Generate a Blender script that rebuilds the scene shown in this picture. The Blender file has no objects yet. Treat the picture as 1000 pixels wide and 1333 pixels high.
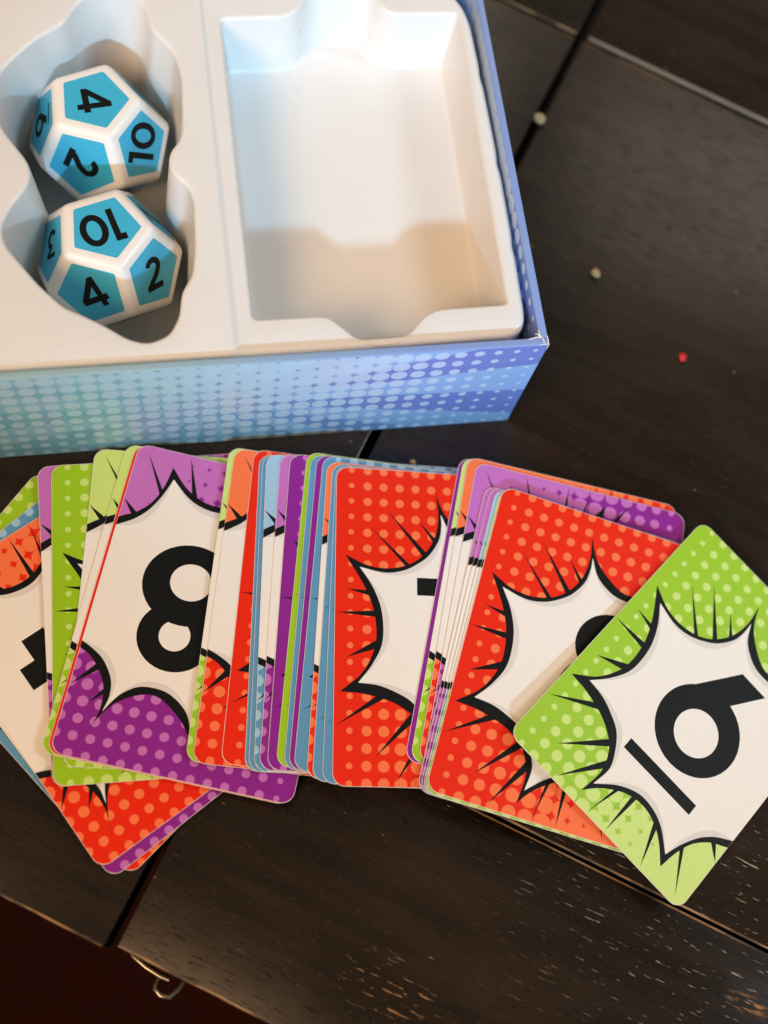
import bpy, bmesh, math, random
from mathutils import Matrix, Vector
import numpy as np

S = 0.001                       # everything below is written in millimetres
scene = bpy.context.scene
COL = scene.collection

# ------------------------------------------------------------------ camera
cam_data = bpy.data.cameras.new('camera')
cam = bpy.data.objects.new('camera', cam_data)
COL.objects.link(cam)
cam.matrix_world = Matrix(((0.983441, 0.083924, -0.160625, -97.5 * S),
                           (-0.130798, 0.942171, -0.308554, -134.4 * S),
                           (0.125441, 0.324454, 0.937547, 331.4 * S),
                           (0, 0, 0, 1)))
cam_data.sensor_fit = 'VERTICAL'
cam_data.sensor_height = 36.0
cam_data.lens = 43.45
cam_data.clip_start = 0.01
cam_data.clip_end = 20.0
cam_data.dof.use_dof = True
cam_data.dof.focus_distance = 0.331
cam_data.dof.aperture_fstop = 5.6
scene.camera = cam

# ------------------------------------------------------------------ light
world = bpy.data.worlds.new('World')
scene.world = world
world.use_nodes = True
world.node_tree.nodes['Background'].inputs[0].default_value = (0.95, 0.71, 0.48, 1)
world.node_tree.nodes['Background'].inputs[1].default_value = 0.22


def area_light(name, loc, target, size, power, color, shape='SQUARE', size_y=None):
    d = bpy.data.lights.new(name, 'AREA')
    d.shape = shape
    d.size = size
    if size_y:
        d.size_y = size_y
    d.energy = power
    d.color = color
    o = bpy.data.objects.new(name, d)
    COL.objects.link(o)
    o.location = loc
    o.rotation_euler = (Vector(target) - Vector(loc)).to_track_quat('-Z', 'Y').to_euler()
    return o


key_dir = Vector((0.075, 1.0, -0.525)).normalized()
key_target = Vector((-0.04, 0.04, 0.04))
kd = bpy.data.lights.new('window_light', 'SPOT')          # cool daylight; cone edge imitates an unseen person's shadow over the left cards
kd.energy = 215.0
kd.color = (0.36, 0.71, 1.0)
kd.shadow_soft_size = 0.062
kd.spot_size = 2 * math.radians(6.9)
kd.spot_blend = 0.45
key = bpy.data.objects.new('window_light', kd)
COL.objects.link(key)
key.location = key_target - key_dir * 2.5
across = key_dir.cross(Vector((0, 0, 1))).normalized()
key.rotation_euler = (key_dir * 2.5 + across * 0.13 + across.cross(key_dir) * 0.145).to_track_quat('-Z', 'Y').to_euler()
area_light('ceiling_light', (-1.15, -0.85, 1.35), (-0.04, 0.0, 0.0), 0.8, 28.5, (1.0, 0.62, 0.34))
area_light('far_sheen_light', (1.55, 2.9, 2.3), (0.05, 0.1, 0.0), 1.5, 15.0, (1.0, 0.84, 0.68))  # added lamp, gives the far table top its sheen
area_light('side_window', (1.1, -0.15, 1.3), (0.0, -0.05, 0.0), 0.3, 8.0, (0.78, 0.92, 1.0), 'RECTANGLE', 0.45)

scene.view_settings.view_transform = 'Standard'
scene.view_settings.look = 'None'
scene.view_settings.exposure = 0.06
scene.view_settings.gamma = 1.0


# ------------------------------------------------------------------ helpers
def link(name, me, mats=(), parent=None):
    for m in mats:
        if m.name not in [x.name for x in me.materials if x]:
            me.materials.append(m)
    o = bpy.data.objects.new(name, me)
    COL.objects.link(o)
    if parent is not None:
        o.parent = parent
    return o


def tag(o, label, cat=None, group=None):
    o['label'] = label
    if cat:
        o['category'] = cat
    if group:
        o['group'] = group
    return o


def empty(name, loc=(0, 0, 0), rz=0.0):
    o = bpy.data.objects.new(name, None)
    o.empty_display_size = 0.02
    COL.objects.link(o)
    o.location = loc
    o.rotation_euler = (0, 0, rz)
    return o


def to_mesh(bm, name, smooth=None):
    me = bpy.data.meshes.new(name)
    bm.to_mesh(me)
    bm.free()
    if smooth is not None:
        for p in me.polygons:
            p.use_smooth = True
        me.set_sharp_from_angle(angle=math.radians(smooth))
    return me


def box_bm(x0, x1, y0, y1, z0, z1, bevel=0.0, seg=2):
    bm = bmesh.new()
    bmesh.ops.create_cube(bm, size=1.0)
    for v in bm.verts:
        v.co = Vector(((x0 + x1) / 2 + v.co.x * (x1 - x0), (y0 + y1) / 2 + v.co.y * (y1 - y0),
                       (z0 + z1) / 2 + v.co.z * (z1 - z0))) * S
    if bevel:
        bmesh.ops.bevel(bm, geom=list(bm.edges), offset=bevel * S, segments=seg, affect='EDGES', profile=0.5)
    return bm


class NT:
    """small node tree writer"""
    def __init__(self, name, rough=0.5, spec=0.5):
        self.mat = bpy.data.materials.new(name)
        self.mat.use_nodes = True
        self.t = self.mat.node_tree
        self.b = self.t.nodes['Principled BSDF']
        self.b.inputs['Roughness'].default_value = rough
        self.b.inputs['Specular IOR Level'].default_value = spec

    def n(self, typ, **kw):
        nd = self.t.nodes.new(typ)
        for k, v in kw.items():
            setattr(nd, k, v)
        return nd

    def put(self, sock, val):
        if isinstance(val, bpy.types.NodeSocket):
            self.t.links.new(val, sock)
        else:
            sock.default_value = val

    def m(self, op, a, b=0.0, c=None, clamp=False):
        nd = self.n('ShaderNodeMath', operation=op, use_clamp=clamp)
        self.put(nd.inputs[0], a)
        self.put(nd.inputs[1], b)
        if c is not None:
            self.put(nd.inputs[2], c)
        return nd.outputs[0]

    def mix(self, f, a, b):
        nd = self.n('ShaderNodeMix', data_type='RGBA')
        self.put(nd.inputs[0], f)
        for i, v in ((6, a), (7, b)):
            self.put(nd.inputs[i], v if isinstance(v, bpy.types.NodeSocket) else (*v, 1))
        return nd.outputs[2]

    def obj(self):
        return self.n('ShaderNodeTexCoord').outputs['Object']

    def scaled(self, v, sc):
        nd = self.n('ShaderNodeVectorMath', operation='MULTIPLY')
        self.put(nd.inputs[0], v)
        nd.inputs[1].default_value = sc
        return nd.outputs[0]

    def sep(self, v):
        nd = self.n('ShaderNodeSeparateXYZ')
        self.put(nd.inputs[0], v)
        return nd.outputs

    def noise(self, v, scale=1.0, detail=3.0, rough=0.55):
        nd = self.n('ShaderNodeTexNoise')
        self.put(nd.inputs['Vector'], v)
        nd.inputs['Scale'].default_value = scale
        nd.inputs['Detail'].default_value = detail
        nd.inputs['Roughness'].default_value = rough
        return nd.outputs[0]

    def ramp(self, v, lo, hi):
        nd = self.n('ShaderNodeMapRange', interpolation_type='SMOOTHSTEP')
        self.put(nd.inputs[0], v)
        self.put(nd.inputs[1], lo)
        self.put(nd.inputs[2], hi)
        return nd.outputs[0]

    def color(self, c):
        self.put(self.b.inputs['Base Color'], c if isinstance(c, bpy.types.NodeSocket) else (*c, 1))

    def bump(self, h, strength, dist):
        nd = self.n('ShaderNodeBump')
        nd.inputs['Strength'].default_value = strength
        nd.inputs['Distance'].default_value = dist
        self.put(nd.inputs['Height'], h)
        self.t.links.new(nd.outputs[0], self.b.inputs['Normal'])


def plain(name, col, rough=0.5, spec=0.5, var=0.06, scale=300.0):
    k = NT(name, rough, spec)
    f = k.noise(k.obj(), scale)
    k.color(k.mix(f, [c * (1 - var) for c in col], [min(1, c * (1 + var)) for c in col]))
    return k.mat


# ------------------------------------------------------------------ materials
def wood_material():
    k = NT('dark_stained_wood', 0.3, 0.36)
    o = k.obj()
    grain = k.noise(k.scaled(o, (9, 150, 60)), 1.0, 5.0, 0.6)
    blotch = k.noise(k.scaled(o, (14, 30, 20)), 1.0, 3.0)
    col = k.mix(k.ramp(grain, 0.3, 0.75), (0.0075, 0.0048, 0.0030), (0.020, 0.0125, 0.0072))
    col = k.mix(k.m('MULTIPLY', k.ramp(blotch, 0.42, 0.75), 0.55), col, (0.030, 0.018, 0.0102))
    pores = k.noise(k.scaled(o, (130, 2300, 300)), 1.0, 2.0, 0.5)
    pmask = k.ramp(pores, 0.61, 0.69)
    # worn places where the stain is rubbed through to pale wood
    x, y, z = k.sep(o)

    def spot(cx, cy, rx, ry):
        dx = k.m('DIVIDE', k.m('SUBTRACT', x, cx), rx)
        dy = k.m('DIVIDE', k.m('SUBTRACT', y, cy), ry)
        return k.ramp(k.m('SQRT', k.m('ADD', k.m('MULTIPLY', dx, dx), k.m('MULTIPLY', dy, dy))), 1.0, 0.2)
    chips = k.noise(k.scaled(o, (170, 1100, 300)), 1.0, 3.0, 0.6)
    m1 = k.m('MULTIPLY', spot(0.036, -0.158, 0.017, 0.010), k.ramp(chips, 0.60, 0.64))
    m2 = k.m('MULTIPLY', spot(0.122, -0.122, 0.008, 0.003), k.ramp(chips, 0.50, 0.55))
    few = k.noise(k.scaled(o, (140, 520, 200)), 1.0, 2.0)
    m3 = k.m('MULTIPLY', k.ramp(few, 0.735, 0.77), 0.6)
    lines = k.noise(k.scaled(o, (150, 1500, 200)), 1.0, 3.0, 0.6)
    glints = k.m('MULTIPLY', spot(0.125, -0.105, 0.10, 0.075), k.ramp(lines, 0.635, 0.68))
    wear = k.m('MAXIMUM', k.m('MAXIMUM', m1, m2), m3)
    col = k.mix(wear, col, (0.36, 0.20, 0.095))
    col = k.mix(k.m('MULTIPLY', glints, 0.8), col, (0.42, 0.37, 0.31))      # painted glints: pale flecks along the grain
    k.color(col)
    rg = k.n('ShaderNodeMapRange')
    k.put(rg.inputs[0], blotch)
    rg.inputs[1].default_value = 0.3
    rg.inputs[2].default_value = 0.7
    rg.inputs[3].default_value = 0.20
    rg.inputs[4].default_value = 0.34
    k.put(k.b.inputs['Roughness'], rg.outputs[0])
    h = k.m('SUBTRACT', k.m('MULTIPLY', grain, 0.04), k.m('MULTIPLY', pmask, 0.8))
    h = k.m('SUBTRACT', h, k.m('MULTIPLY', wear, 0.8))
    k.bump(h, 0.9, 0.00035)
    return k.mat


def worn_edge_material():
    k = NT('worn_wood_edge', 0.5, 0.4)
    o = k.obj()
    f = k.noise(k.scaled(o, (55, 300, 300)), 1.0, 4.0, 0.65)
    k.color(k.mix(k.ramp(f, 0.40, 0.62), (0.014, 0.009, 0.006), (0.34, 0.20, 0.095)))
    return k.mat


def card_material(name, base, light):
    k = NT(name, 0.36, 0.2)
    x, y, z = k.sep(k.scaled(k.obj(), (1000, 1000, 1000)))
    P = 4.55

    def cell(c, c0):
        g = k.m('DIVIDE', k.m('SUBTRACT', c, c0), P)
        r = k.m('ROUND', g)
        return k.m('SUBTRACT', g, r), k.m('ADD', k.m('MULTIPLY', r, P), c0), r
    fx, u, ru = cell(x, -27.4)
    fy, v, rv = cell(y, 38.6)
    d = k.m('SQRT', k.m('ADD', k.m('MULTIPLY', fx, fx), k.m('MULTIPLY', fy, fy)))
    U = k.m('DIVIDE', k.m('ADD', u, 31.75), 63.5)
    V = k.m('DIVIDE', k.m('SUBTRACT', 44.0, v), 88.0)
    UV = k.m('POWER', k.m('MAXIMUM', k.m('MULTIPLY', U, V), 0.0), 1.3)
    r = k.m('ADD', k.m('ADD', 0.17, k.m('MULTIPLY', k.m('MINIMUM', k.m('MAXIMUM', ru, 0.0), 1.0), 0.085)),
            k.m('MULTIPLY', UV, 0.64))
    r = k.m('MULTIPLY', r, k.m('GREATER_THAN', ru, -0.5))          # no dots cut by the left border
    f = k.ramp(k.m('SUBTRACT', r, d), -0.02, 0.02)
    col = k.mix(f, base, light)
    n = k.noise(k.obj(), 900.0, 2.0)
    col = k.mix(k.m('MULTIPLY', n, 0.10), col, (0.02, 0.02, 0.02))
    k.color(col)
    k.bump(k.noise(k.obj(), 2500.0, 2.0), 0.08, 0.0001)
    return k.mat


def box_material():
    k = NT('printed_card_box', 0.33, 0.5)
    x, y, z = k.sep(k.scaled(k.obj(), (1000, 1000, 1000)))
    u = k.m('ADD', x, y)
    P = 5.0

    def cell(c, c0):
        g = k.m('DIVIDE', k.m('SUBTRACT', c, c0), P)
        r = k.m('ROUND', g)
        return k.m('SUBTRACT', g, r), k.m('ADD', k.m('MULTIPLY', r, P), c0)
    fx, cu = cell(u, -3.0)
    fz, cz = cell(z, 2.0)
    d = k.m('SQRT', k.m('ADD', k.m('MULTIPLY', fx, fx), k.m('MULTIPLY', fz, fz)))
    au = k.m('ABSOLUTE', cu)
    grow = k.m('POWER', k.ramp(au, -2.0, 62.0), 0.8)
    fall = k.m('SUBTRACT', 1.0, k.m('MULTIPLY', k.ramp(au, 70.0, 130.0), 0.3))
    hz = k.m('ADD', 0.42, k.m('MULTIPLY', k.m('DIVIDE', cz, 50.0), 0.72))
    r = k.m('ADD', 0.12, k.m('MULTIPLY', k.m('MULTIPLY', grow, fall), k.m('MULTIPLY', hz, 0.46)))
    dot = k.ramp(k.m('SUBTRACT', r, d), -0.03, 0.03)
    # rays of the comic-book backdrop spreading from a point on the front
    ang = k.m('ARCTAN2', k.m('SUBTRACT', z, 27.0), k.m('ADD', u, 88.0))
    ray = k.ramp(k.m('SINE', k.m('ADD', k.m('MULTIPLY', ang, 17.0), 0.9)), -0.06, 0.06)
    side = k.ramp(u, -118.0, -18.0)
    cloud = k.noise(k.scaled(k.obj(), (22, 22, 40)), 1.0, 2.0)
    side = k.m('ADD', side, k.m('MULTIPLY', k.m('SUBTRACT', cloud, 0.5), 0.5), clamp=True)
    base = k.mix(side, (0.15, 0.40, 0.54), (0.15, 0.23, 0.62))
    base2 = k.mix(side, (0.20, 0.46, 0.60), (0.27, 0.46, 0.82))
    base = k.mix(ray, base, base2)
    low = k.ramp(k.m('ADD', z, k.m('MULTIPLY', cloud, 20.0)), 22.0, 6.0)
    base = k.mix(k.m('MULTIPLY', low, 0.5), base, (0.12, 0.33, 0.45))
    lite = k.mix(side, (0.39, 0.61, 0.71), (0.53, 0.69, 0.92))
    body = k.mix(k.m('MULTIPLY', dot, 0.8), base, lite)
    rim = k.mix(side, (0.30, 0.46, 0.52), (0.22, 0.33, 0.66))          # the folded-over rim is plain
    k.color(k.mix(k.m('GREATER_THAN', z, 49.62), body, rim))
    k.bump(k.noise(k.obj(), 1400.0, 2.0), 0.08, 0.0001)
    return k.mat


WOOD = wood_material()
WORN = worn_edge_material()
GLARE = plain('painted_glare_edge', (0.20, 0.18, 0.155), 0.45, 0.5, 0.35, 90.0)  # glare along the far groove, painted as a pale grey bevel
GAP_SHADE = plain('painted_gap_shade', (0.004, 0.003, 0.0022), 0.8, 0.1, 0.3)  # shade in the gaps, painted near black on plank faces inside the joints
CARD = {
    'red': card_material('card_red', (0.80, 0.022, 0.004), (0.93, 0.19, 0.065)),
    'green': card_material('card_green', (0.32, 0.57, 0.014), (0.58, 0.76, 0.20)),
    'purple': card_material('card_purple', (0.26, 0.018, 0.29), (0.54, 0.165, 0.53)),
    'blue': card_material('card_blue', (0.11, 0.31, 0.52), (0.34, 0.56, 0.74)),
}
INK = plain('black_ink', (0.008, 0.009, 0.009), 0.45, 0.1)
WHITE = plain('card_white', (0.82, 0.785, 0.735), 0.45, 0.25, 0.02)
SHADE = plain('card_grey_tint', (0.68, 0.645, 0.61), 0.45, 0.25, 0.02)
EDGE = plain('card_edge', (0.72, 0.68, 0.63), 0.7, 0.2, 0.1)
def tray_material():
    k = NT('white_tray_plastic', 0.32, 0.5)
    o = k.obj()
    big = k.noise(o, 55.0, 3.0)
    col = k.mix(big, (0.755, 0.748, 0.740), (0.775, 0.768, 0.758))
    scuff = k.noise(k.scaled(o, (90, 420, 200)), 1.0, 4.0, 0.7)
    col = k.mix(k.m('MULTIPLY', k.ramp(scuff, 0.74, 0.82), 0.2), col, (0.45, 0.42, 0.38))
    k.color(col)
    rg = k.n('ShaderNodeMapRange')
    k.put(rg.inputs[0], k.noise(o, 140.0, 4.0))
    rg.inputs[1].default_value, rg.inputs[2].default_value = 0.3, 0.7
    rg.inputs[3].default_value, rg.inputs[4].default_value = 0.27, 0.36
    k.put(k.b.inputs['Roughness'], rg.outputs[0])
    h = k.m('ADD', k.m('MULTIPLY', k.noise(o, 90.0, 2.0), 1.0), k.m('MULTIPLY', k.noise(o, 2600.0, 2.0), 0.05))
    k.bump(h, 0.025, 0.0003)
    return k.mat


PLASTIC = tray_material()
DIE = plain('white_die_plastic', (0.84, 0.82, 0.79), 0.30, 0.5, 0.02)
DIEBLUE = plain('die_blue', (0.047, 0.44, 0.68), 0.3, 0.5, 0.03)
BOXPRINT = box_material()
FRAY = plain('torn_paper', (0.80, 0.78, 0.76), 0.8, 0.2)
METAL = NT('dull_steel', 0.35, 0.5)
METAL.b.inputs['Metallic'].default_value = 1.0
METAL.color((0.30, 0.27, 0.235))
METAL = METAL.mat
FLOOR = plain('dark_floor', (0.020, 0.0034, 0.0016), 0.8, 0.08, 0.3, 6.0)

# ------------------------------------------------------------------ floor
bm = bmesh.new()
bmesh.ops.create_grid(bm, x_segments=1, y_segments=1, size=3.0)
fl = link('floor', to_mesh(bm, 'floor'), [FLOOR])
fl.location = (0, 0, -0.74)
fl['kind'] = 'structure'

# ------------------------------------------------------------------ table
TA = math.radians(-32.63)
table = empty('table', (0, 0, 0), TA)
tag(table, 'dark stained wooden table top of wide planks with worn pale edges', 'table')


def plank(a0, a1, c0, c1, bevel=0.75):
    bm = bmesh.new()
    n = 40
    bmesh.ops.create_cube(bm, size=1.0)
    for v in bm.verts:
        v.co = Vector(((a0 + a1) / 2 + v.co.x * (a1 - a0), (c0 + c1) / 2 + v.co.y * (c1 - c0), -11 + v.co.z * 22)) * S
    r = bmesh.ops.bevel(bm, geom=list(bm.edges), offset=bevel * S, segments=2, affect='EDGES', profile=0.5)
    for f in r['faces']:                 # long edges are rubbed pale, wide ones painted as glare; end grain is neither
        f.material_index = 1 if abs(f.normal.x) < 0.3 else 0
    for f in bm.faces:
        if abs(f.normal.x) > 0.6 or (abs(f.normal.y) > 0.9 and c0 > -170):
            f.material_index = 2
    link('plank', to_mesh(bm, 'plank', 30), [WOOD, GLARE if bevel > 1 else WORN, GAP_SHADE], table)


for a0, a1, dc in ((-420, -34.4, 0.0), (-31.9, 420, 1.6)):
    plank(a0, a1, -179.6 + dc, -107.65)
    plank(a0, a1, -107.0, 140.8)
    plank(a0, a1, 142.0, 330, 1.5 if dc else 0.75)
# the apron under the top
link('apron', to_mesh(box_bm(-400, 400, -150, -132, -90, -22.05, 1), 'apron'), [WOOD], table)
link('rail', to_mesh(box_bm(-41, -25, -131.9, 320, -40, -22.05, 1), 'rail'), [WOOD], table)


def tube(path, rad, name, mat, parent, closed=False, ring=8, taper=None):
    bm = bmesh.new()
    rings = []
    n = len(path)
    for i, p in enumerate(path):
        p = Vector(p)
        t = (Vector(path[min(i + 1, n - 1)]) - Vector(path[max(i - 1, 0)])).normalized()
        a = t.orthogonal().normalized() if i == 0 else (a - t * a.dot(t)).normalized()
        b = t.cross(a)
        rr = rad if taper is None else rad * taper[i]
        rings.append([bm.verts.new((p + (a * math.cos(2 * math.pi * j / ring) + b * math.sin(2 * math.pi * j / ring)) * rr) * S)
                      for j in range(ring)])
    for r0, r1 in zip(rings, rings[1:]):
        for j in range(ring):
            bm.faces.new((r0[j], r0[(j + 1) % ring], r1[(j + 1) % ring], r1[j]))
    bm.faces.new(rings[0][::-1])
    bm.faces.new(rings[-1])
    bmesh.ops.recalc_face_normals(bm, faces=bm.faces)
    return link(name, to_mesh(bm, name, 50), [mat], parent)


def to_table(x, y, z):
    return (x * math.cos(TA) + y * math.sin(TA), -x * math.sin(TA) + y * math.cos(TA), z)


# wire catch of the table leaf, hanging under the front edge
hk = [(-121, -131.5, -16), (-119.5, -135.6, -14.5), (-116.5, -138.6, -14), (-113.2, -141.2, -14), (-110.9, -142.5, -14)]
tube([to_table(*p) for p in hk], 0.75, 'catch_wire', METAL, table)
hook = [(-112.6, -141.3, -16), (-114.2, -142.6, -15), (-114.6, -144.3, -14.4), (-113.3, -146.0, -14), (-111.2, -146.6, -14),
        (-109.0, -145.2, -14), (-107.4, -143.6, -14.4), (-105.5, -141.5, -16), (-104.5, -139, -19), (-104.2, -136.5, -21.8)]
tube([to_table(*p) for p in hook], 0.85, 'catch_hook', METAL, table)
link('catch_plate', to_mesh(box_bm(-24, -10, -176, -150, -23.0, -22.05, 0.3), 'catch_plate'), [METAL], table)

# ------------------------------------------------------------------ game box
BW, BD, BH, BT = 166.0, 124.0, 49.9, 2.2
gbox = empty('game_box')
tag(gbox, 'open card game box with blue halftone dot print along its sides', 'box')
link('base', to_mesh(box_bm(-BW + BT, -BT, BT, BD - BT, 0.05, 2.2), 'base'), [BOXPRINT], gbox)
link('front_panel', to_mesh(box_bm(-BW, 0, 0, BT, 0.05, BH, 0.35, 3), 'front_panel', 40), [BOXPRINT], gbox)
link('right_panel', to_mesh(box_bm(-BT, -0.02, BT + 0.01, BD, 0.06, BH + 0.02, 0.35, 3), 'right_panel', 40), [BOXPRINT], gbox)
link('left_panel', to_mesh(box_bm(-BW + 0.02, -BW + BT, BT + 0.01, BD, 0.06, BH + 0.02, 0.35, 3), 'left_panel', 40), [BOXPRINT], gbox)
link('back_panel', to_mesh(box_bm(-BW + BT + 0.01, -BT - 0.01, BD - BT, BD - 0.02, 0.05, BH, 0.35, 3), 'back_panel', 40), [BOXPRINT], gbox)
# frayed paper fibres at the worn front corner
random.seed(4)
fr = bmesh.new()


def strip(bm, pts, w):
    vs = []
    for i, p in enumerate(pts):
        p = Vector(p)
        q = Vector(pts[min(i + 1, len(pts) - 1)]) - Vector(pts[max(i - 1, 0)])
        s = Vector((-q.y, q.x, 0)).normalized() * w * (1 - 0.7 * i / len(pts))
        up = Vector((0, 0, 0.12))
        vs.append([bm.verts.new((p + e) * S) for e in (s, -s, -s - up, s - up)])
    for a, b in zip(vs, vs[1:]):
        for j in range(4):
            bm.faces.new((a[j], a[(j + 1) % 4], b[(j + 1) % 4], b[j]))
    bm.faces.new(vs[0][::-1])
    bm.faces.new(vs[-1])


for pts, w in (([(-2.0, 2.0, 50.1), (-2.3, 3.0, 50.3), (-2.2, 4.4, 50.1)], 0.22),
               ([(-2.1, 2.2, 50.15), (-3.4, 2.1, 50.25), (-5.2, 1.9, 49.9)], 0.2),
               ([(-1.9, 2.4, 50.15), (-1.5, 1.4, 50.3), (-1.3, 0.5, 50.0)], 0.18),
               ([(-2.2, 2.5, 50.2), (-2.9, 3.2, 50.3), (-3.2, 3.6, 49.6)], 0.15),
               ([(-0.3, 0.25, 50.0), (-0.15, 1.2, 50.05), (-0.2, 2.6, 50.0)], 0.16),
               ([(-0.1, 0.2, 50.0), (-0.12, 0.05, 48.6), (-0.1, 0.05, 46.9)], 0.16),
               ([(-0.4, 0.15, 50.05), (-1.4, 0.1, 50.08), (-2.6, 0.15, 50.0)], 0.14)):
    strip(fr, pts, w)
bmesh.ops.recalc_face_normals(fr, faces=fr.faces)
o = link('torn_corner', to_mesh(fr, 'torn_corner'), [FRAY], gbox)
o['label'] = 'white torn paper fibres at the worn front corner'

# ------------------------------------------------------------------ tray
def resample(poly, step, sigma):
    pts = np.array(poly, float)
    nxt = np.roll(pts, -1, 0)
    seg = np.hypot(*(nxt - pts).T)
    tot = seg.sum()
    n = int(tot / step)
    cum = np.concatenate([[0], np.cumsum(seg)])
    out = []
    for s in np.arange(n) * tot / n:
        i = min(np.searchsorted(cum, s, 'right') - 1, len(pts) - 1)
        f = (s - cum[i]) / seg[i]
        out.append(pts[i] * (1 - f) + nxt[i] * f)
    out = np.array(out)
    k = np.arange(-12, 13)
    w = np.exp(-0.5 * (k * step / sigma) ** 2)
    w /= w.sum()
    return sum(wi * np.roll(out, -ki, 0) for ki, wi in zip(k, w))


def offset(P, d):
    t = np.roll(P, -1, 0) - np.roll(P, 1, 0)
    t /= np.hypot(*t.T)[:, None]
    area = np.sum(P[:, 0] * np.roll(P[:, 1], -1) - np.roll(P[:, 0], -1) * P[:, 1])
    nrm = np.stack([-t[:, 1], t[:, 0]], 1) * (1 if area > 0 else -1)      # points inwards
    return P + nrm * d


def ztop(x):
    t = min(1.0, max(0.0, (x + 81.6) / 2.4))
    t = t * t * (3 - 2 * t)
    return 48.3 - 0.9 * t


CARDPOCKET = [(-75.4, 107.2), (-58.3, 107.5), (-54.3, 108.9), (-52.2, 111.5), (-50.5, 114.4), (-47.4, 116.2), (-41.4, 116.6),
    (-34.4, 116.2), (-31.5, 114.2), (-30.1, 110.8), (-27.5, 108), (-24.5, 107.7), (-7.6, 107.5), (-8, 58.6), (-8.4, 14),
    (-27.3, 13.8), (-31.3, 12), (-35.4, 7.6), (-39.2, 5.5), (-44.6, 5.1), (-49.7, 6.8), (-53.3, 10.8), (-56.3, 13.6),
    (-59.3, 13.8), (-75.6, 13.8)]
DICEPOCKET = [(-99, 115.5), (-96, 111.5), (-94.9, 103.4), (-91.9, 99.8), (-89, 95.3), (-87.9, 87.8), (-88.8, 71.8),
    (-89.9, 67.4), (-92.8, 64.4), (-93.4, 59.8), (-91.8, 56.1), (-89, 53.9), (-87.8, 49.6), (-88.4, 35.4), (-89.8, 27),
    (-92.9, 22.5), (-93.9, 15.7), (-96.9, 10.3), (-102.5, 8.3), (-107.5, 10.1), (-112, 13.7), (-117.1, 17), (-122.1, 19.7),
    (-128.2, 26.6), (-136, 38.5), (-136.7, 43.6), (-134.2, 49.1), (-129.9, 54.7), (-128.4, 58.7), (-129.4, 63), (-134, 70.6),
    (-136.5, 75.7), (-136.5, 86.7), (-135, 91.1), (-130.8, 96), (-124.6, 102), (-117.9, 106), (-115.5, 110.5), (-112.4, 114.3),
    (-106.9, 116.7), (-103, 116.9)]
OUTER = [(-161.8, 3.5), (-60.2, 3.7), (-8.6, 4.7), (-5, 6.5), (-3.9, 11), (-3.5, 28.9), (-3.9, 30.9), (-3.4, 34.9), (-3.3, 54.8),
    (-3.8, 56.7), (-3.3, 61.7), (-3.6, 83.6), (-4.1, 86.1), (-3.7, 89.5), (-4.1, 104.4), (-5.4, 110.4), (-9.1, 116.9),
    (-13.5, 118.9), (-154.6, 118.9), (-161.8, 114.4)]
tb = bmesh.new()


def ring(P, dz):
    return [tb.verts.new(Vector((x, y, ztop(x) + dz)) * S) for x, y in P]


def ring_abs(P, z):
    return [tb.verts.new(Vector((x, y, z)) * S) for x, y in P]


def bridge(a, b):
    n = len(a)
    for i in range(n):
        tb.faces.new((a[i], a[(i + 1) % n], b[(i + 1) % n], b[i]))


def loop_edges(r):
    return [tb.edges.get((r[i], r[(i + 1) % len(r)])) or tb.edges.new((r[i], r[(i + 1) % len(r)])) for i in range(len(r))]


tops = []
for poly, sig, zf, draft in ((CARDPOCKET, 1.1, 26.6, 1.5), (DICEPOCKET, 1.5, 6.0, 3.2)):
    P = resample(poly, 0.8, sig)
    rs = [ring(offset(P, -1.1), 0.0)]
    for i in range(1, 6):
        a = math.pi / 2 * i / 5
        rs.append(ring(offset(P, -1.1 + 1.1 * math.sin(a)), -1.1 * (1 - math.cos(a))))
    zt = 47.4 if zf > 20 else 48.3
    steps = 5
    for i in range(1, steps + 1):
        f = i / steps
        rs.append(ring_abs(offset(P, draft * f), (zt - 1.1) * (1 - f) + (zf + 1.6) * f))
    for i in range(1, 5):
        a = math.pi / 2 * i / 4
        rs.append(ring_abs(offset(P, draft + 1.6 * (1 - math.cos(a))), zf + 1.6 * (1 - math.sin(a))))
    for a, b in zip(rs, rs[1:]):
        bridge(a, b)
    bmesh.ops.triangle_fill(tb, use_beauty=True, edges=loop_edges(rs[-1]))
    tops.append(rs[0])
P = resample(OUTER, 0.9, 1.3)
step_y = sorted(q[1] for q in offset(P, 1.8) if -84 < q[0] < -77)
y0s, y1s = step_y[0] - 0.12, step_y[-1] + 0.12
assert y1s - y0s > 100
rs = [ring(offset(P, 1.8), 0.0)]
for i in range(1, 7):
    a = math.pi / 2 * i / 6
    rs.append(ring(offset(P, 1.8 - 1.8 * math.sin(a)), -1.8 * (1 - math.cos(a))))
rs.append(ring_abs(offset(P, -0.25), 25.0))
rs.append(ring_abs(offset(P, -0.45), 2.3))
for a, b in zip(rs, rs[1:]):
    bridge(a, b)
tops.append(rs[0])
ed = []
for r in tops:
    ed += loop_edges(r)
bmesh.ops.triangle_fill(tb, use_beauty=True, edges=ed)
for xx in (-81.6, -81.2, -80.8, -80.4, -80.0, -79.6, -79.2):
    bmesh.ops.bisect_plane(tb, geom=list(tb.verts) + list(tb.edges) + list(tb.faces), plane_co=(xx * S, 0, 0), plane_no=(1, 0, 0))
for v in tb.verts:                       # the raised left half of the top
    x, y, z = v.co / S
    if -82 < x < -79 and y0s < y < y1s and z > 40:
        v.co.z = ztop(x) * S
bmesh.ops.recalc_face_normals(tb, faces=tb.faces)
up = sum((f.normal.z * f.calc_area() for f in tb.faces if f.calc_center_median().z > 46 * S))
if up < 0:
    bmesh.ops.reverse_faces(tb, faces=tb.faces)
tray = link('tray', to_mesh(tb, 'tray', 32), [PLASTIC])
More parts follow.
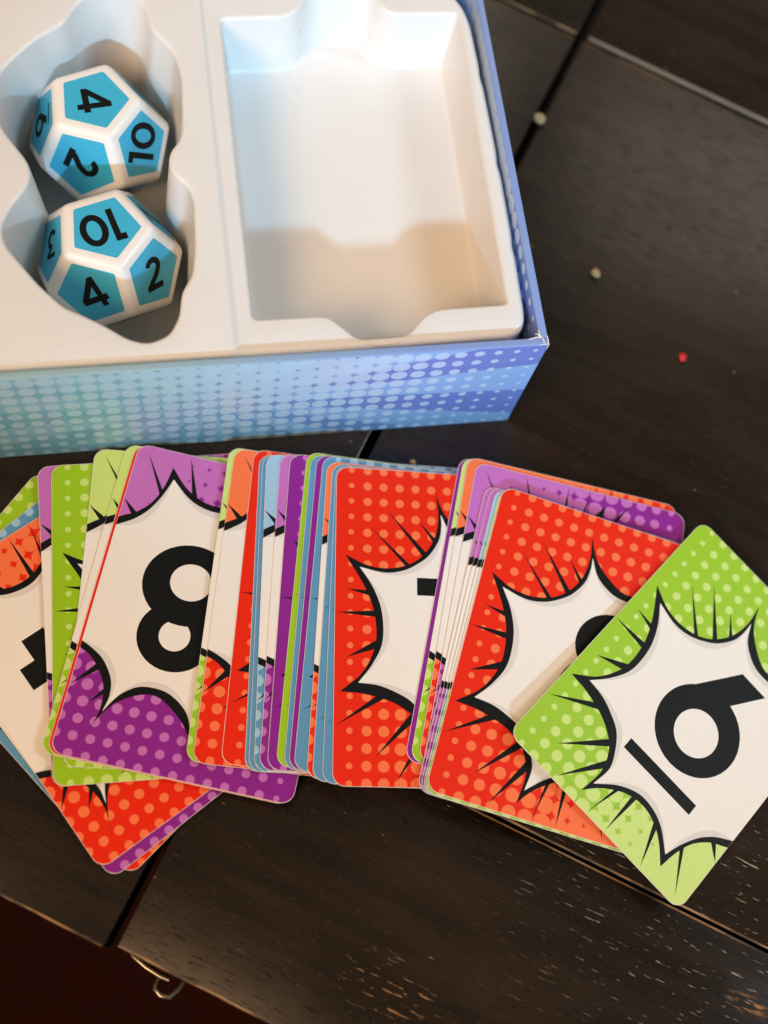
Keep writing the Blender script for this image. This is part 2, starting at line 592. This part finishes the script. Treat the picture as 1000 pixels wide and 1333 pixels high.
tag(tray, 'white moulded plastic tray with card and dice pockets inside the blue box', 'tray')

# ------------------------------------------------------------------ numerals (card coordinates, mm)
def arc(cx, cy, rx, ry, a0, a1, n=20):
    return [(cx + rx * math.cos(math.radians(a0 + (a1 - a0) * i / n)), cy + ry * math.sin(math.radians(a0 + (a1 - a0) * i / n))) for i in range(n + 1)]


def stroke(path, w):
    out = []
    n = len(path)
    L, R = [], []
    for i, p in enumerate(path):
        a = Vector(path[max(i - 1, 0)])
        b = Vector(path[min(i + 1, n - 1)])
        t = (b - a).normalized()
        nn = Vector((-t.y, t.x)) * w / 2
        L.append(Vector(p) + nn)
        R.append(Vector(p) - nn)
    for i in range(n - 1):
        out.append([tuple(L[i]), tuple(R[i]), tuple(R[i + 1]), tuple(L[i + 1])])
    return out


def annulus(c0, r0, c1, r1, n=40):
    A = arc(*c0, *r0, 0, 360, n)
    B = arc(*c1, *r1, 0, 360, n)
    return [[A[i], A[i + 1], B[i + 1], B[i]] for i in range(n)]


def rect(x0, x1, y0, y1):
    return [[(x0, y0), (x1, y0), (x1, y1), (x0, y1)]]


SIX = [annulus((5.7, -4.0), (12.9, 12.7), (5.9, -4.9), (6.7, 6.7)),
       [[(-6.6, -0.5), (-5.6, 1.2), (5.3, 18.3), (14.4, 18.1), (8.0, 8.0), (1.5, 4.0), (-3.0, -1.0)]]]


def turned(groups):
    return [[[(11 - x, 1.6 - y) for x, y in q] for q in g] for g in groups]


NUM = {                          # each numeral is a few shapes laid over each other
    '0': [annulus((5.5, 0.8), (13.5, 17.3), (5.5, 0.8), (7.0, 10.8))],
    '1': [[[(-3.5, 18.2), (-3.5, 11.5), (2.5, 11.5), (2.5, -17), (10, -17), (10, 18.2)]]],
    '2': [stroke(arc(5.2, 8.0, 7.6, 7.4, 172, -35) + [(9.0, -1.0), (1.5, -8.5), (-1.5, -12.5)], 6.6), rect(-6, 17, -17.2, -10.6)],
    '3': [rect(-9.0, 13.5, 7.8, 12.8), stroke([(11.0, 10.2), (4.0, 1.6)], 5.6), stroke([(0.5, 0.6)] + arc(3.0, -7.2, 8.4, 7.8, 80, -148), 5.4)],
    '4': [rect(9.6, 16.2, -17.2, 18.2), rect(-9.4, 20.6, -10.9, -4.2), stroke([(13.0, 16.5), (-6.0, -6.0)], 6.4)],
    '5': [rect(-4, 15, 12, 18.2), stroke([(-1, 15.2), (-2.2, 1.5)], 6.2), stroke(arc(4.2, -5.3, 9.2, 8.8, 132, -145), 6.4)],
    '6': SIX,
    '6u': SIX + [rect(-6.6, 18.2, -23.2, -19.8)],
    '7': [rect(-6, 17, 12, 18.2), stroke([(13, 14), (1, -17.2)], 6.6)],
    '8': [annulus((8.3, -7.0), (12.6, 11.4), (8.0, -7.9), (5.6, 5.2)), annulus((8.4, 7.6), (10.2, 9.6), (8.6, 7.4), (4.2, 4.2))],
    '9': turned(SIX),
    '9u': turned(SIX) + [rect(-6.6, 18.2, -23.2, -20.2)],
}
NUM['10'] = [[[(x * 0.8 - 11, y) for x, y in q] for q in NUM['1'][0]], [[(x * 0.95 + 8.0, y) for x, y in q] for q in NUM['0'][0]]]


def poly_mesh(name, polys, z, scale=1.0, cx=0.0, cy=0.0, stagger=0.0):
    bm = bmesh.new()
    for i, q in [(0, q) for q in polys] if stagger == 0.0 else [(i, q) for i, g in enumerate(polys) for q in g]:
        a = sum(q[j][0] * q[(j + 1) % len(q)][1] - q[(j + 1) % len(q)][0] * q[j][1] for j in range(len(q)))
        q = q if a > 0 else q[::-1]
        bm.faces.new([bm.verts.new(Vector(((x - cx) * scale, (y - cy) * scale, z + stagger * i)) * S) for x, y in q])
    return to_mesh(bm, name)


# ------------------------------------------------------------------ dice
phi = (1 + 5 ** 0.5) / 2


def make_die(loc, vertex_az, numbers, label):
    """numbers: {face normal azimuth or 'top': (text, up direction)}; a face rests flat on the pocket floor"""
    r = 16.7
    root = empty('die', Vector(loc) * S)
    tag(root, label, 'die', 'twelve sided dice in the tray')
    V = []
    for x in (-1, 1):
        for y in (-1, 1):
            for z in (-1, 1):
                V.append((x, y, z))
    for a in (-1, 1):
        for b in (-1, 1):
            V += [(0, a / phi, b * phi), (a / phi, b * phi, 0), (a * phi, 0, b / phi)]
    V = np.array(V)
    N = np.array([(0, b * phi, a) for a in (-1, 1) for b in (-1, 1)] + [(b * phi, a, 0) for a in (-1, 1) for b in (-1, 1)] +
                 [(a, 0, b * phi) for a in (-1, 1) for b in (-1, 1)])
    N = N / np.linalg.norm(N, axis=1)[:, None]
    V = V / (V @ N[0]).max() * r
    # turn face 0 up, then spin so that one of its vertices points along vertex_az
    q = Vector(N[0]).rotation_difference(Vector((0, 0, 1)))
    Vr = [q @ Vector(v) for v in V]
    topv = [v for v in Vr if v.z > r * 0.99][0]
    spin = Matrix.Rotation(math.radians(vertex_az) - math.atan2(topv.y, topv.x), 3, 'Z')
    Vr = [spin @ v for v in Vr]
    Nr = [spin @ (q @ Vector(n)) for n in N]
    bm = bmesh.new()
    bv = [bm.verts.new((v + Vector((0, 0, r))) * S) for v in Vr]
    faces = []
    for n in Nr:
        idx = [i for i, v in enumerate(Vr) if v.dot(n) > r * 0.99]
        a = (Vr[idx[0]] - n * r).normalized()
        b = n.cross(a)
        idx.sort(key=lambda i: math.atan2(Vr[i].dot(b), Vr[i].dot(a)))
        faces.append(idx)
        bm.faces.new([bv[i] for i in idx])
    bmesh.ops.bevel(bm, geom=list(bm.edges), offset=1.5 * S, segments=4, affect='EDGES', profile=0.5)
    body = link('body', to_mesh(bm, 'die_body', 30), [DIE], root)
    spare = ['5', '7', '8', '1', '11', '12', '0']
    for n, idx in zip(Nr, faces):
        if n.z < -0.9:
            continue
        az = math.degrees(math.atan2(n.y, n.x))
        key = 'top' if n.z > 0.9 else None
        for kk in numbers:
            if kk != 'top' and n.z > 0 and n.z < 0.9 and abs((az - kk + 180) % 360 - 180) < 20:
                key = kk
        if key is not None:
            txt, upv = numbers[key]
        else:
            txt, upv = spare.pop(0), (0, 0, 1)
            txt = {'11': '1', '12': '2'}.get(txt, txt)
        n = Vector(n)
        upv = Vector(upv)
        yv = (upv - n * upv.dot(n)).normalized()
        xv = yv.cross(n)
        c = n * (r + 0.03) + Vector((0, 0, r))
        corners = [Vr[i] - n * r for i in idx]
        pl = []
        for i, v in enumerate(corners):          # inset pentagon with small rounded corners
            a, b = corners[i - 1], corners[(i + 1) % 5]
            for t in (0.045, 0.0, -0.045):
                w = v * 0.765 + ((a - v) * max(t, 0) + (b - v) * max(-t, 0)) * 0.765
                if t == 0.0:
                    w = v * 0.755
                pl.append((w.dot(xv) / 1.0, w.dot(yv) / 1.0))
        fo = link('face', poly_mesh('die_face', [pl], 0.0), [DIEBLUE], root)
        fo.matrix_local = Matrix(((xv.x, yv.x, n.x, c.x * S), (xv.y, yv.y, n.y, c.y * S), (xv.z, yv.z, n.z, c.z * S), (0, 0, 0, 1)))
        sc = 0.262 if txt != '10' else 0.285
        w = 2.0 if txt == '10' else 0.0
        link('numeral', poly_mesh('numeral_' + txt, NUM[txt], 0.03, sc, 5.5 - 2.0 * (txt == '10'), 0.8 if txt[-1] != 'u' else -2.4, 0.01), [INK], fo)
    return root


make_die((-111.93, 87.82, 6.0), 71.41,
         {'top': ('4', (1, 0.12, 0)), -108.6: ('2', (0.75, -0.55, -0.2)), -36.6: ('10', (-0.9, -0.2, 0.55)), 179.4: ('9u', (-0.3, 0.15, -1))},
         'blue faced white die showing 4 on top, deeper in the dice pocket')
make_die((-111.47, 47.37, 6.0), 70.64,
         {'top': ('10', (0.28, -0.95, 0)), -109.4: ('4', (-0.45, 0.6, 0.75)), -37.4: ('2', (-0.05, 0.6, 0.8)), 178.6: ('3', (0.0, -0.9, -0.3))},
         'blue faced white die showing 10 on top, beside the box front')

# ------------------------------------------------------------------ cards
CW, CL, CT = 63.5, 88.0, 0.26


def smooth_path(pts, sub=6):
    """Catmull-Rom through the points of one scallop"""
    out = []
    P = [Vector(p) for p in pts]
    for i in range(len(P) - 1):
        p0 = P[i - 1] if i > 0 else P[i] * 2 - P[i + 1]
        p3 = P[i + 2] if i + 2 < len(P) else P[i + 1] * 2 - P[i]
        for j in range(sub):
            t = j / sub
            out.append(0.5 * (2 * P[i] + (P[i + 1] - p0) * t + (2 * p0 - 5 * P[i] + 4 * P[i + 1] - p3) * t * t + (3 * P[i] - p0 - 3 * P[i + 1] + p3) * t ** 3))
    out.append(P[-1])
    return [(v.x, v.y) for v in out]


A, B, C_, D, E, F = (-29.0, 18.4), (-3.4, 37.4), (25.0, 39.2), (20.9, -39.2), (-7.7, -40.4), (-30.0, -19.4)
OUTA = [[A, (-22.6, 15.6), (-16.6, 15.1), (-11.0, 16.6), (-6.8, 19.8), (-3.7, 24.9), (-2.7, 31.0), B],
        [B, (-0.8, 31.6), (3.4, 27.4), (8.8, 24.3), (13.7, 24.9), (18.9, 28.2), (22.2, 32.8), C_],
        [C_, (22.6, 32.4), (22.7, 26.0), (25.0, 21.2), (28.4, 17.6), (31.72, 15.9)],
        [(31.72, -21.6), (30.2, -22.5), (27.3, -24.2), (23.9, -28.0), (21.9, -33.2), D],
        [D, (16.4, -34.6), (11.7, -31.8), (6.7, -30.9), (1.2, -32.3), (-4.2, -36.2), E],
        [E, (-6.9, -32.6), (-9.0, -27.0), (-11.9, -24.1), (-16.8, -21.5), (-24.0, -19.8), F],
        [F, (-23.9, -13.9), (-20.5, -6.2), (-20.9, 2.4), (-23.8, 10.0), A]]
a, b, c_, d, e, f_ = (-25.0, 15.1), (-2.0, 31.6), (21.6, 31.0), (19.9, -35.8), (-6.4, -36.7), (-25.2, -16.9)
INA = [[a, (-18.1, 13.8), (-12.9, 14.6), (-8.8, 16.7), (-5.5, 19.4), (-2.7, 23.8), (-1.9, 28.0), b],
       [b, (0.6, 26.6), (5.2, 23.2), (9.6, 22.2), (14.3, 22.8), (18.0, 25.4), (20.3, 28.6), c_],
       [c_, (20.9, 26.6), (21.8, 22.2), (25.0, 17.8), (28.6, 15.4), (31.73, 14.0)],
       [(31.73, -19.2), (29.6, -20.5), (27.0, -22.4), (24.1, -25.7), (21.6, -30.6), d],
       [d, (14.9, -31.6), (10.3, -29.6), (4.8, -29.3), (-1.0, -31.9), e],
       [e, (-5.7, -30.5), (-7.6, -25.8), (-10.5, -21.8), (-14.0, -19.6), (-19.5, -17.5), f_],
       [f_, (-21.3, -11.7), (-18.6, -5.5), (-18.8, 2.7), (-21.2, 9.4), a]]


def outline(arcs):
    out = []
    for q in arcs:
        s = smooth_path(q)
        if out and (Vector(out[-1]) - Vector(s[0])).length < 1e-6:
            s = s[1:]
        out += s
    if (Vector(out[-1]) - Vector(out[0])).length < 1e-6:
        out.pop()
    return out


def inset_arcs(arcs, dist):
    res = []
    for q in arcs:
        n = len(q)
        new = []
        for i, p in enumerate(q):
            t = i / (n - 1)
            to_c = (Vector((4.0, 0.0)) - Vector(p)).normalized()
            w = math.sin(math.pi * t) ** 0.6 if 0 < t < 1 else 0.0
            k_ = Vector(p) + to_c * dist * w
            new.append((k_.x if abs(p[0]) < 31.7 else p[0], k_.y))
        res.append(new)
    return res


SPIKES = [[(-22.0, 26.8), (-12.1, 15.4), (-11.0, 16.2)], [(-17.1, 31.7), (-7.4, 19.2), (-6.3, 20.2)], [(-8.4, 29.3), (-4.6, 23.4), (-3.9, 24.6)],
          [(-28.7, 8.8), (-21.8, 7.5), (-22.2, 9.0)], [(-31.4, 2.1), (-19.8, 1.3), (-19.8, 3.2)], [(-28.4, -10.1), (-20.3, -8.0), (-19.5, -5.5)],
          [(-31.0, -28.3), (-20.3, -19.5), (-18.1, -20.2)], [(-20.6, -36.4), (-11.0, -24.9), (-9.6, -26.2)], [(-15.1, -42.8), (-8.0, -29.6), (-6.9, -31.8)],
          [(-2.8, -43.2), (-1.4, -33.5), (-0.1, -33.0)], [(3.8, -43.6), (3.5, -31.6), (4.9, -31.4)], [(16.9, -43.4), (12.3, -32.0), (14.4, -32.6)],
          [(28.7, -42.0), (21.7, -32.1), (22.6, -30.6)], [(31.6, -27.3), (27.4, -24.2), (28.6, -23.0)],
          [(31.5, 25.8), (25.6, 20.9), (26.9, 19.6)], [(25.8, 29.6), (22.8, 25.2), (23.4, 26.8)]]

RR = 3.4
border = []
for cx, cy, a0 in ((CW / 2 - RR, CL / 2 - RR, 0), (-CW / 2 + RR, CL / 2 - RR, 90), (-CW / 2 + RR, -CL / 2 + RR, 180), (CW / 2 - RR, -CL / 2 + RR, 270)):
    border += arc(cx, cy, RR, RR, a0, a0 + 90, 8)
MESH = {}


def card_body(color):
    bm = bmesh.new()
    lo = [bm.verts.new((x * S, y * S, 0)) for x, y in border]
    hi = [bm.verts.new((x * S, y * S, CT * S)) for x, y in border]
    inn = [bm.verts.new((x * S * (1 - 0.11 / (CW / 2)), y * S * (1 - 0.11 / (CL / 2)), (CT + 0.004) * S)) for x, y in border]
    bm.faces.new(lo[::-1])
    bm.faces.new(inn)
    for i in range(len(lo)):
        j = (i + 1) % len(lo)
        f = bm.faces.new((hi[i], hi[j], inn[j], inn[i]))
        f.material_index = 1
    for i in range(len(lo)):
        j = (i + 1) % len(lo)
        f = bm.faces.new((lo[i], lo[j], hi[j], hi[i]))
        f.material_index = 1
    return to_mesh(bm, 'card_' + color)


for col in CARD:
    MESH[col] = card_body(col)
    MESH[col].materials.append(CARD[col])
    MESH[col].materials.append(EDGE)


def with_spikes(pts, spikes):
    """one closed outline: the burst with every action line drawn out of its edge"""
    P = resample(pts, 0.25, 0.02)
    cuts = []
    for tip, p, q in spikes:
        k = sorted(int(np.argmin(np.hypot(P[:, 0] - c[0], P[:, 1] - c[1]))) for c in (p, q))
        if k[1] - k[0] < 3:
            k = [k[0] - 2, k[1] + 2]
        cuts.append((k[0], k[1], tip))
    cuts.sort()
    out, i = [], 0
    for k0, k1, tip in cuts:
        out += [tuple(v) for v in P[i:k0 + 1]] + [tip]
        i = k1
    return out + [tuple(v) for v in P[i:]]


MESH['outline'] = poly_mesh('burst_outline', [with_spikes(outline(OUTA), SPIKES)], CT + 0.012)
MESH['outline'].materials.append(INK)
MESH['tint'] = poly_mesh('burst_tint', [outline(INA)], CT + 0.02)
MESH['tint'].materials.append(SHADE)
MESH['white'] = poly_mesh('burst', [outline(inset_arcs(INA, 1.7))], CT + 0.027)
MESH['white'].materials.append(WHITE)


def numeral_mesh(t):
    k = 'n' + t
    if k not in MESH:
        MESH[k] = poly_mesh('numeral_' + t, NUM[t], CT + 0.034, stagger=0.006)
        MESH[k].materials.append(INK)
    return MESH[k]


CARDS = [
    ('green', 0, '7', -124.01, -57.64, 0.06, 48.78, 0, 0,
     'green dotted card lowest at the left end of the fan, corner nearest the box'),
    ('red', 0, '5', -121.45, -62.25, 0.42, 39.35, 0, 0,
     'red card at the bottom of the tilted left bundle, just under the purple one'),
    ('blue', 0, '2', -123.63, -59.55, 0.78, 37.08, 0, 0,
     'blue card in the tilted left bundle, sandwiched between purple and green cards'),
    ('purple', 1, '1', -118.83, -62.48, 1.14, 31.79, 0, 0,
     'purple card in the tilted left bundle directly under the red 4 card'),
    ('red', 1, '4', -119.61, -60.08, 1.5, 29.8, 0, 0,
     'red card with black 4 on top of the tilted left bundle'),
    ('purple', 1, '5', -104.17, -48.46, 2.171, 0.07, -0.021, -0.012,
     'purple card sliver lying straight on the red 4 card beside the dotted green one'),
    ('green', 0, '2', -102.16, -49.68, 2.54, -2.33, -0.0205, -0.012,
     'green card with small pale dots along its edge, left of the purple 8 card'),
    ('green', 1, '7', -95.24, -48.85, 2.846, -8.7, -0.0193, -0.012,
     'pale green cornered card lying directly on the dotted green card'),
    ('green', 1, '4', -94.53, -51.53, 3.342, -18.12, -0.0176, -0.012,
     'pale green cornered card just under the thin red edge beside the 8'),
    ('red', 0, '6', -92.64, -52.25, 3.678, -18.87, -0.0174, -0.012,
     'red card showing only as a thin red line beneath the purple 8 card'),
    ('purple', 1, '8', -91.75, -52.3, 4.02, -18.87, -0.0174, -0.012,
     'purple card with large black 8, upside down, in the left of the fan'),
    ('green', 1, '6', -61.56, -53.97, 3.897, -12.69, -0.06, -0.0055,
     'green card showing a thin green edge lying on the right side of the 8'),
    ('red', 1, '2', -59.96, -54.54, 4.158, -12.53, -0.06, -0.0054,
     'red card with orange corner and white strip lying just right of the 8'),
    ('red', 0, '4', -53.57, -54.82, 4.138, -11.29, -0.06, -0.0041,
     'red card sliver between the orange cornered card and the first blue cards'),
    ('blue', 0, '3', -49.68, -55.33, 4.267, -8.28, -0.06, -0.0009,
     'first blue card sliver right of the two red cards beside the 8'),
    ('blue', 0, '1', -48.78, -55.55, 4.572, -8.19, -0.06, -0.0009,
     'second blue card sliver right of the two red cards beside the 8'),
    ('blue', 1, '5', -47.55, -55.52, 4.86, -7.98, -0.06, -0.0007,
     'pale blue cornered card with white strip in the middle of the fan'),
    ('purple', 1, '2', -45.06, -56.48, 5.066, -9.61, -0.06, -0.0023,
     'lilac cornered card with white strip between pale blue and dark purple cards'),
    ('purple', 0, '7', -42.74, -56.99, 5.285, -10.17, -0.06, -0.0029,
     'dark purple card sliver with dots beside the green sliver in mid fan'),
    ('green', 0, '4', -39.3, -57.49, 5.437, -11.76, -0.0599, -0.0046,
     'bright green card sliver in the dense middle of the fan'),
    ('blue', 0, '6', -37.82, -58.17, 5.705, -11.19, -0.0599, -0.004,
     'blue hairline card tucked between the bright green and purple slivers'),
    ('purple', 0, '3', -36.43, -58.63, 5.98, -11.51, -0.0599, -0.0043,
     'dark purple card sliver between the bright green and blue cards in mid fan'),
    ('blue', 0, '5', -34.96, -59.21, 6.249, -11.76, -0.0599, -0.0046,
     'blue card whose dotted top edge shows behind the red 3 card'),
    ('red', 1, '2', -32.84, -60.61, 6.472, -10.26, -0.06, -0.003,
     'narrow orange and white card sliver between blue cards beside the red 3 card'),
    ('blue', 0, '1', -31.5, -61.45, 6.747, -10.31, -0.06, -0.0031,
     'blue card sliver lying on the narrow orange and white sliver'),
    ('blue', 0, '7', -29.79, -61.7, 7.005, -9.18, -0.06, -0.0019,
     'blue card sliver directly under the red 3 card'),
    ('red', 0, '3', -28.33, -61.64, 7.28, -7.57, -0.06, -0.0002,
     'red dotted card with partly hidden black 3 in the middle of the fan'),
    ('purple', 0, '5', -1.86, -65.04, 6.045, -18.59, -0.06, -0.0119,
     'dark purple card edge lying over the black 3 of the red card'),
    ('green', 1, '4', -0.61, -65.09, 6.331, -18.34, -0.06, -0.0116,
     'green hairline card between the dark purple edge and the orange cornered card'),
    ('red', 1, '1', 1.12, -65.05, 6.592, -17.73, -0.06, -0.011,
     'red card with orange corner at the top of the right hand bundle'),
    ('purple', 1, '7', 2.49, -67.24, 6.853, -18.62, -0.0598, -0.012,
     'purple card with lilac corner and dotted far edge behind the red 8 card'),
    ('purple', 1, '6', 1.44, -75.3, 7.312, -21.25, -0.0594, -0.012,
     'first lilac cornered card sliver under the red 8 card'),
    ('purple', 1, '2', 2.29, -75.99, 7.642, -21.85, -0.0593, -0.012,
     'second lilac cornered card sliver under the red 8 card'),
    ('blue', 1, '4', 3.1, -76.82, 7.973, -22.49, -0.0591, -0.012,
     'pale blue cornered card sliver under the red 8 card'),
    ('green', 1, '3', 3.78, -77.21, 8.312, -23, -0.0591, -0.012,
     'green card sliver directly under the red 8 card'),
    ('red', 0, '8', 4.48, -76.87, 8.64, -23.09, -0.0591, -0.012,
     'red dotted card with black 8 half covered by the green 6 card'),
    ('green', 0, '6u', 35.32, -90.8, 6.877, -51.98, -0.1118, -0.0755,
     'green card with underlined black 6 on top at the right end of the fan'),
]
for col, flip, num, x, y, z, rot, tb_, tc_, label in CARDS:
    r = math.radians(rot)
    e1 = Vector((math.cos(r), math.sin(r), tb_)).normalized()
    e2 = Vector((-math.sin(r), math.cos(r), tc_))
    n = e1.cross(e2).normalized()
    e2 = n.cross(e1)
    if flip:
        e1, e2 = -e1, -e2
    card = bpy.data.objects.new('number_card', MESH[col])
    COL.objects.link(card)
    card.matrix_world = Matrix(((e1.x, e2.x, n.x, x * S), (e1.y, e2.y, n.y, y * S), (e1.z, e2.z, n.z, z * S), (0, 0, 0, 1)))
    tag(card, label, 'card', 'number cards fanned out on the table')
    for nm, key in (('burst_outline', 'outline'), ('burst_tint', 'tint'), ('burst', 'white')):
        o = bpy.data.objects.new(nm, MESH[key])
        COL.objects.link(o)
        o.parent = card
    o = bpy.data.objects.new('numeral', numeral_mesh(num))
    COL.objects.link(o)
    o.parent = card

# ------------------------------------------------------------------ crumbs on the table
TAN = plain('crumb_tan', (0.50, 0.31, 0.15), 0.8, 0.2, 0.2, 900)
REDC = plain('crumb_red', (0.62, 0.03, 0.035), 0.6, 0.3, 0.2, 900)
GREYC = plain('dust_grey', (0.11, 0.09, 0.075), 0.8, 0.2, 0.2, 900)
random.seed(11)


def crumb(x, y, size, mat, label, flat=0.6):
    bm = bmesh.new()
    bmesh.ops.create_icosphere(bm, subdivisions=2, radius=size * S)
    for v in bm.verts:
        k = 1 + random.uniform(-0.25, 0.25)
        v.co = Vector((v.co.x * k * 1.15, v.co.y * k, v.co.z * k * flat))
    lo = min(v.co.z for v in bm.verts)
    for v in bm.verts:
        v.co.z -= lo
    o = link('crumb', to_mesh(bm, 'crumb'), [mat])
    o.location = (x * S, y * S, -0.0001)
    o.rotation_euler = (0, 0, random.uniform(0, 6))
    tag(o, label, 'crumb', 'crumbs on the table')


crumb(28.2, 104.6, 1.8, TAN, 'tan crumb by the plank joint beside the box')
crumb(36.3, 47.1, 1.45, TAN, 'tan crumb alone on the dark plank right of the box')
crumb(58.5, 16.4, 1.15, REDC, 'small red crumb on the dark plank')
crumb(-30.2, -10.9, 0.75, TAN, 'tiny tan flake between the box front and the cards', 0.25)
for x, y, s in ((68.2, 58.3, 0.5), (81.3, 38.0, 0.55), (74.3, 10.3, 0.4)):
    crumb(x, y, s, GREYC, 'tiny grey speck of dust on the dark plank right of the box', 0.4)
